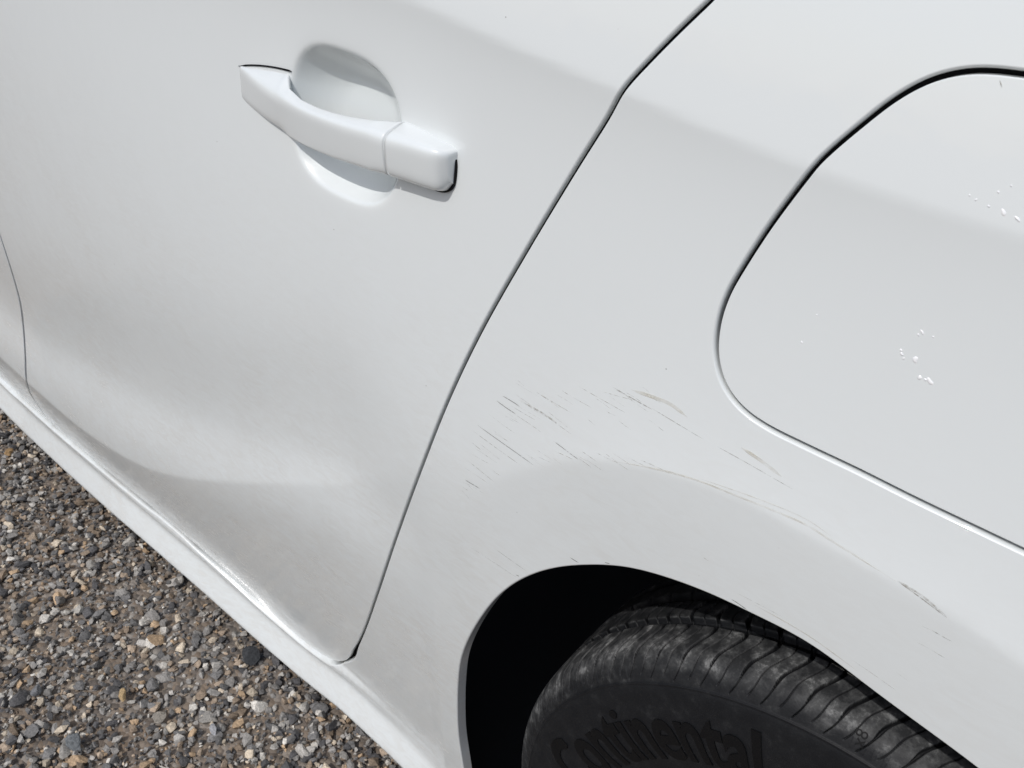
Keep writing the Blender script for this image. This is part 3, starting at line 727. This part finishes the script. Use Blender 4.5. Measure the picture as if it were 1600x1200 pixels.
Q = np.stack([I*k+J, I*k+J+1, (I+1)*k+J+1, (I+1)*k+J], -1).reshape(-1, 4)
gr = mesh_obj('ground', V, Q, GRD); tag(gr, kind='structure')

STONE, t, b = material('crushed_stone', (.2, .2, .2), .85, spec=.3)
at2 = N(t, 'ShaderNodeAttribute', attribute_name='tint'); tc = N(t, 'ShaderNodeTexCoord')
ns = N(t, 'ShaderNodeTexNoise', Scale=350.0, Detail=4.0); t.links.new(tc.outputs['Object'], ns.inputs['Vector'])
rs = ramp(t, ns.outputs[0], [(.3, (.62,)*3), (.7, (1.25,)*3)])
mxm = N(t, 'ShaderNodeMix', data_type='RGBA', blend_type='MULTIPLY'); mxm.inputs[0].default_value = 1
t.links.new(at2.outputs['Color'], mxm.inputs[6]); t.links.new(rs.outputs[0], mxm.inputs[7]); t.links.new(mxm.outputs[2], b.inputs['Base Color'])
bs = N(t, 'ShaderNodeBump', Strength=.6, Distance=.0006); t.links.new(ns.outputs[0], bs.inputs['Height']); t.links.new(bs.outputs[0], b.inputs['Normal'])

def rock_shape(sub, seed):
    bm = bmesh.new(); bmesh.ops.create_icosphere(bm, subdivisions=sub, radius=1)
    v = np.array([tuple(q.co) for q in bm.verts]); f = np.array([[q.index for q in fc.verts] for fc in bm.faces]); bm.free()
    r = np.random.default_rng(seed)
    for _ in range(r.integers(7, 12)):                          # knock flat facets off
        n = r.normal(size=3); n /= np.linalg.norm(n); d = r.uniform(.25, .62); h = v@n
        v = v-np.where(h > d, (h-d)*.92, 0)[:, None]*n
    v = v*r.uniform(.75, 1.2, 3)+r.normal(size=v.shape)*.025
    return v, f
PAL = np.array([(.085, .082, .082), (.145, .14, .135), (.235, .222, .205), (.34, .32, .29), (.50, .47, .42), (.32, .25, .185), (.42, .30, .19), (.19, .145, .105), (.46, .39, .30)])
PW = np.array([.14, .18, .20, .13, .08, .10, .04, .07, .06]); PW = PW/PW.sum()
def field(n, lo, hi, box, zr, sub, seed):
    r = np.random.default_rng(seed); shapes = [rock_shape(sub, seed*50+i) for i in range(14)]
    X = r.uniform(box[0], box[1], n); Yy = r.uniform(box[2], box[3], n); s_ = lo*(hi/lo)**(r.random(n)**1.7)
    VV, FF, CC = [], [], []; off = 0
    which = r.integers(0, len(shapes), n)
    for w_ in range(len(shapes)):
        id_ = np.where(which == w_)[0]; v, f = shapes[w_]; m_ = len(id_)
        qn = r.normal(size=(m_, 4)); qn /= np.linalg.norm(qn, axis=1)[:, None]; a, b_, c, d = qn.T
        R = np.stack([1-2*(c*c+d*d), 2*(b_*c-a*d), 2*(b_*d+a*c), 2*(b_*c+a*d), 1-2*(b_*b_+d*d), 2*(c*d-a*b_), 2*(b_*d-a*c), 2*(c*d+a*b_), 1-2*(b_*b_+c*c)], -1).reshape(-1, 3, 3)
        q = np.einsum('nij,vj->nvi', R, v)*s_[id_][:, None, None]; q[:, :, 2] *= .8
        q += np.stack([X[id_], Yy[id_], r.uniform(zr[0], zr[1], m_)+s_[id_]*.25], -1)[:, None, :]
        col = PAL[r.choice(len(PAL), m_, p=PW)]*r.uniform(.85, 1.55, (m_, 1))
        VV.append(q.reshape(-1, 3)); FF.append((f[None]+(np.arange(m_)*len(v))[:, None, None]+off).reshape(-1, 3)); off += m_*len(v)
        CC.append(np.repeat(col, len(v), 0))
    return np.vstack(VV), np.vstack(FF), np.vstack(CC)
parts = [field(22000, .0034, .0085, (-2.05, -.30, -.66, .19), (-.001, .006), 1, 1),
         field(4200, .0080, .0140, (-2.05, -.30, -.66, .19), (.001, .007), 1, 2),
         field(300, .0140, .0190, (-2.05, -.30, -.66, .19), (.000, .004), 2, 3),
         field(5200, .005, .013, (-2.6, .9, -1.9, -.55), (-.001, .004), 1, 4)]
VV, FF, CC = [], [], []; off = 0
for v, f, c in parts: VV.append(v); FF.append(f+off); CC.append(c); off += len(v)
V = np.vstack(VV)-np.array([0, 0, .078]); g = mesh_obj('gravel', V, np.vstack(FF), STONE, smooth=False); tag(g, 'loose grey and brown crushed gravel beside the car', 'gravel', kind='stuff')
ca = g.data.attributes.new('tint', 'FLOAT_COLOR', 'POINT'); ca.data.foreach_set('color', np.c_[np.vstack(CC), np.ones(len(V))].astype(np.float32).ravel())
print('gravel tris', sum(len(p[1]) for p in parts))
def ground_pt(px_, z=-.064):
    D = RAY(px_); tt = (z-CAM[2])/D[2]; return CAM+tt*D
ST = [((118, 1156), .024, (.17, .18, .185), 'large grey angular stone at the bottom of the gravel, biggest light stone'),
      ((396, 1024), .021, (.045, .047, .05), 'dark almost black stone tucked beside the white sill'),
      ((190, 1087), .013, (.42, .30, .16), 'pale orange stone in the lower middle of the gravel'),
      ((14, 706), .014, (.40, .26, .13), 'orange stone at the left edge of the gravel'),
      ((58, 1076), .015, (.20, .20, .205), 'long grey stone left of the large grey stone'),
      ((92, 938), .014, (.22, .20, .18), 'flat taupe stone in the left part of the gravel'),
      ((250, 1120), .013, (.30, .27, .23), 'cream stone between the orange stone and the sill'),
      ((335, 1140), .011, (.34, .34, .35), 'small whitish stone near the bottom of the gravel')]
for i, (p, r, col, lab) in enumerate(ST):
    v, f = rock_shape(3, 900+i); c = ground_pt(p, -.064)
    o = mesh_obj('stone', v*r*np.array([1.1, .8, .72]), f, STONE, smooth=False); o.location = (c[0], c[1], -.063); o.rotation_euler = (0, 0, i*1.3)
    a2 = o.data.attributes.new('tint', 'FLOAT_COLOR', 'POINT'); a2.data.foreach_set('color', np.tile(np.array([*col, 1], np.float32), (len(v), 1)).ravel())
    tag(o, lab, 'stone')
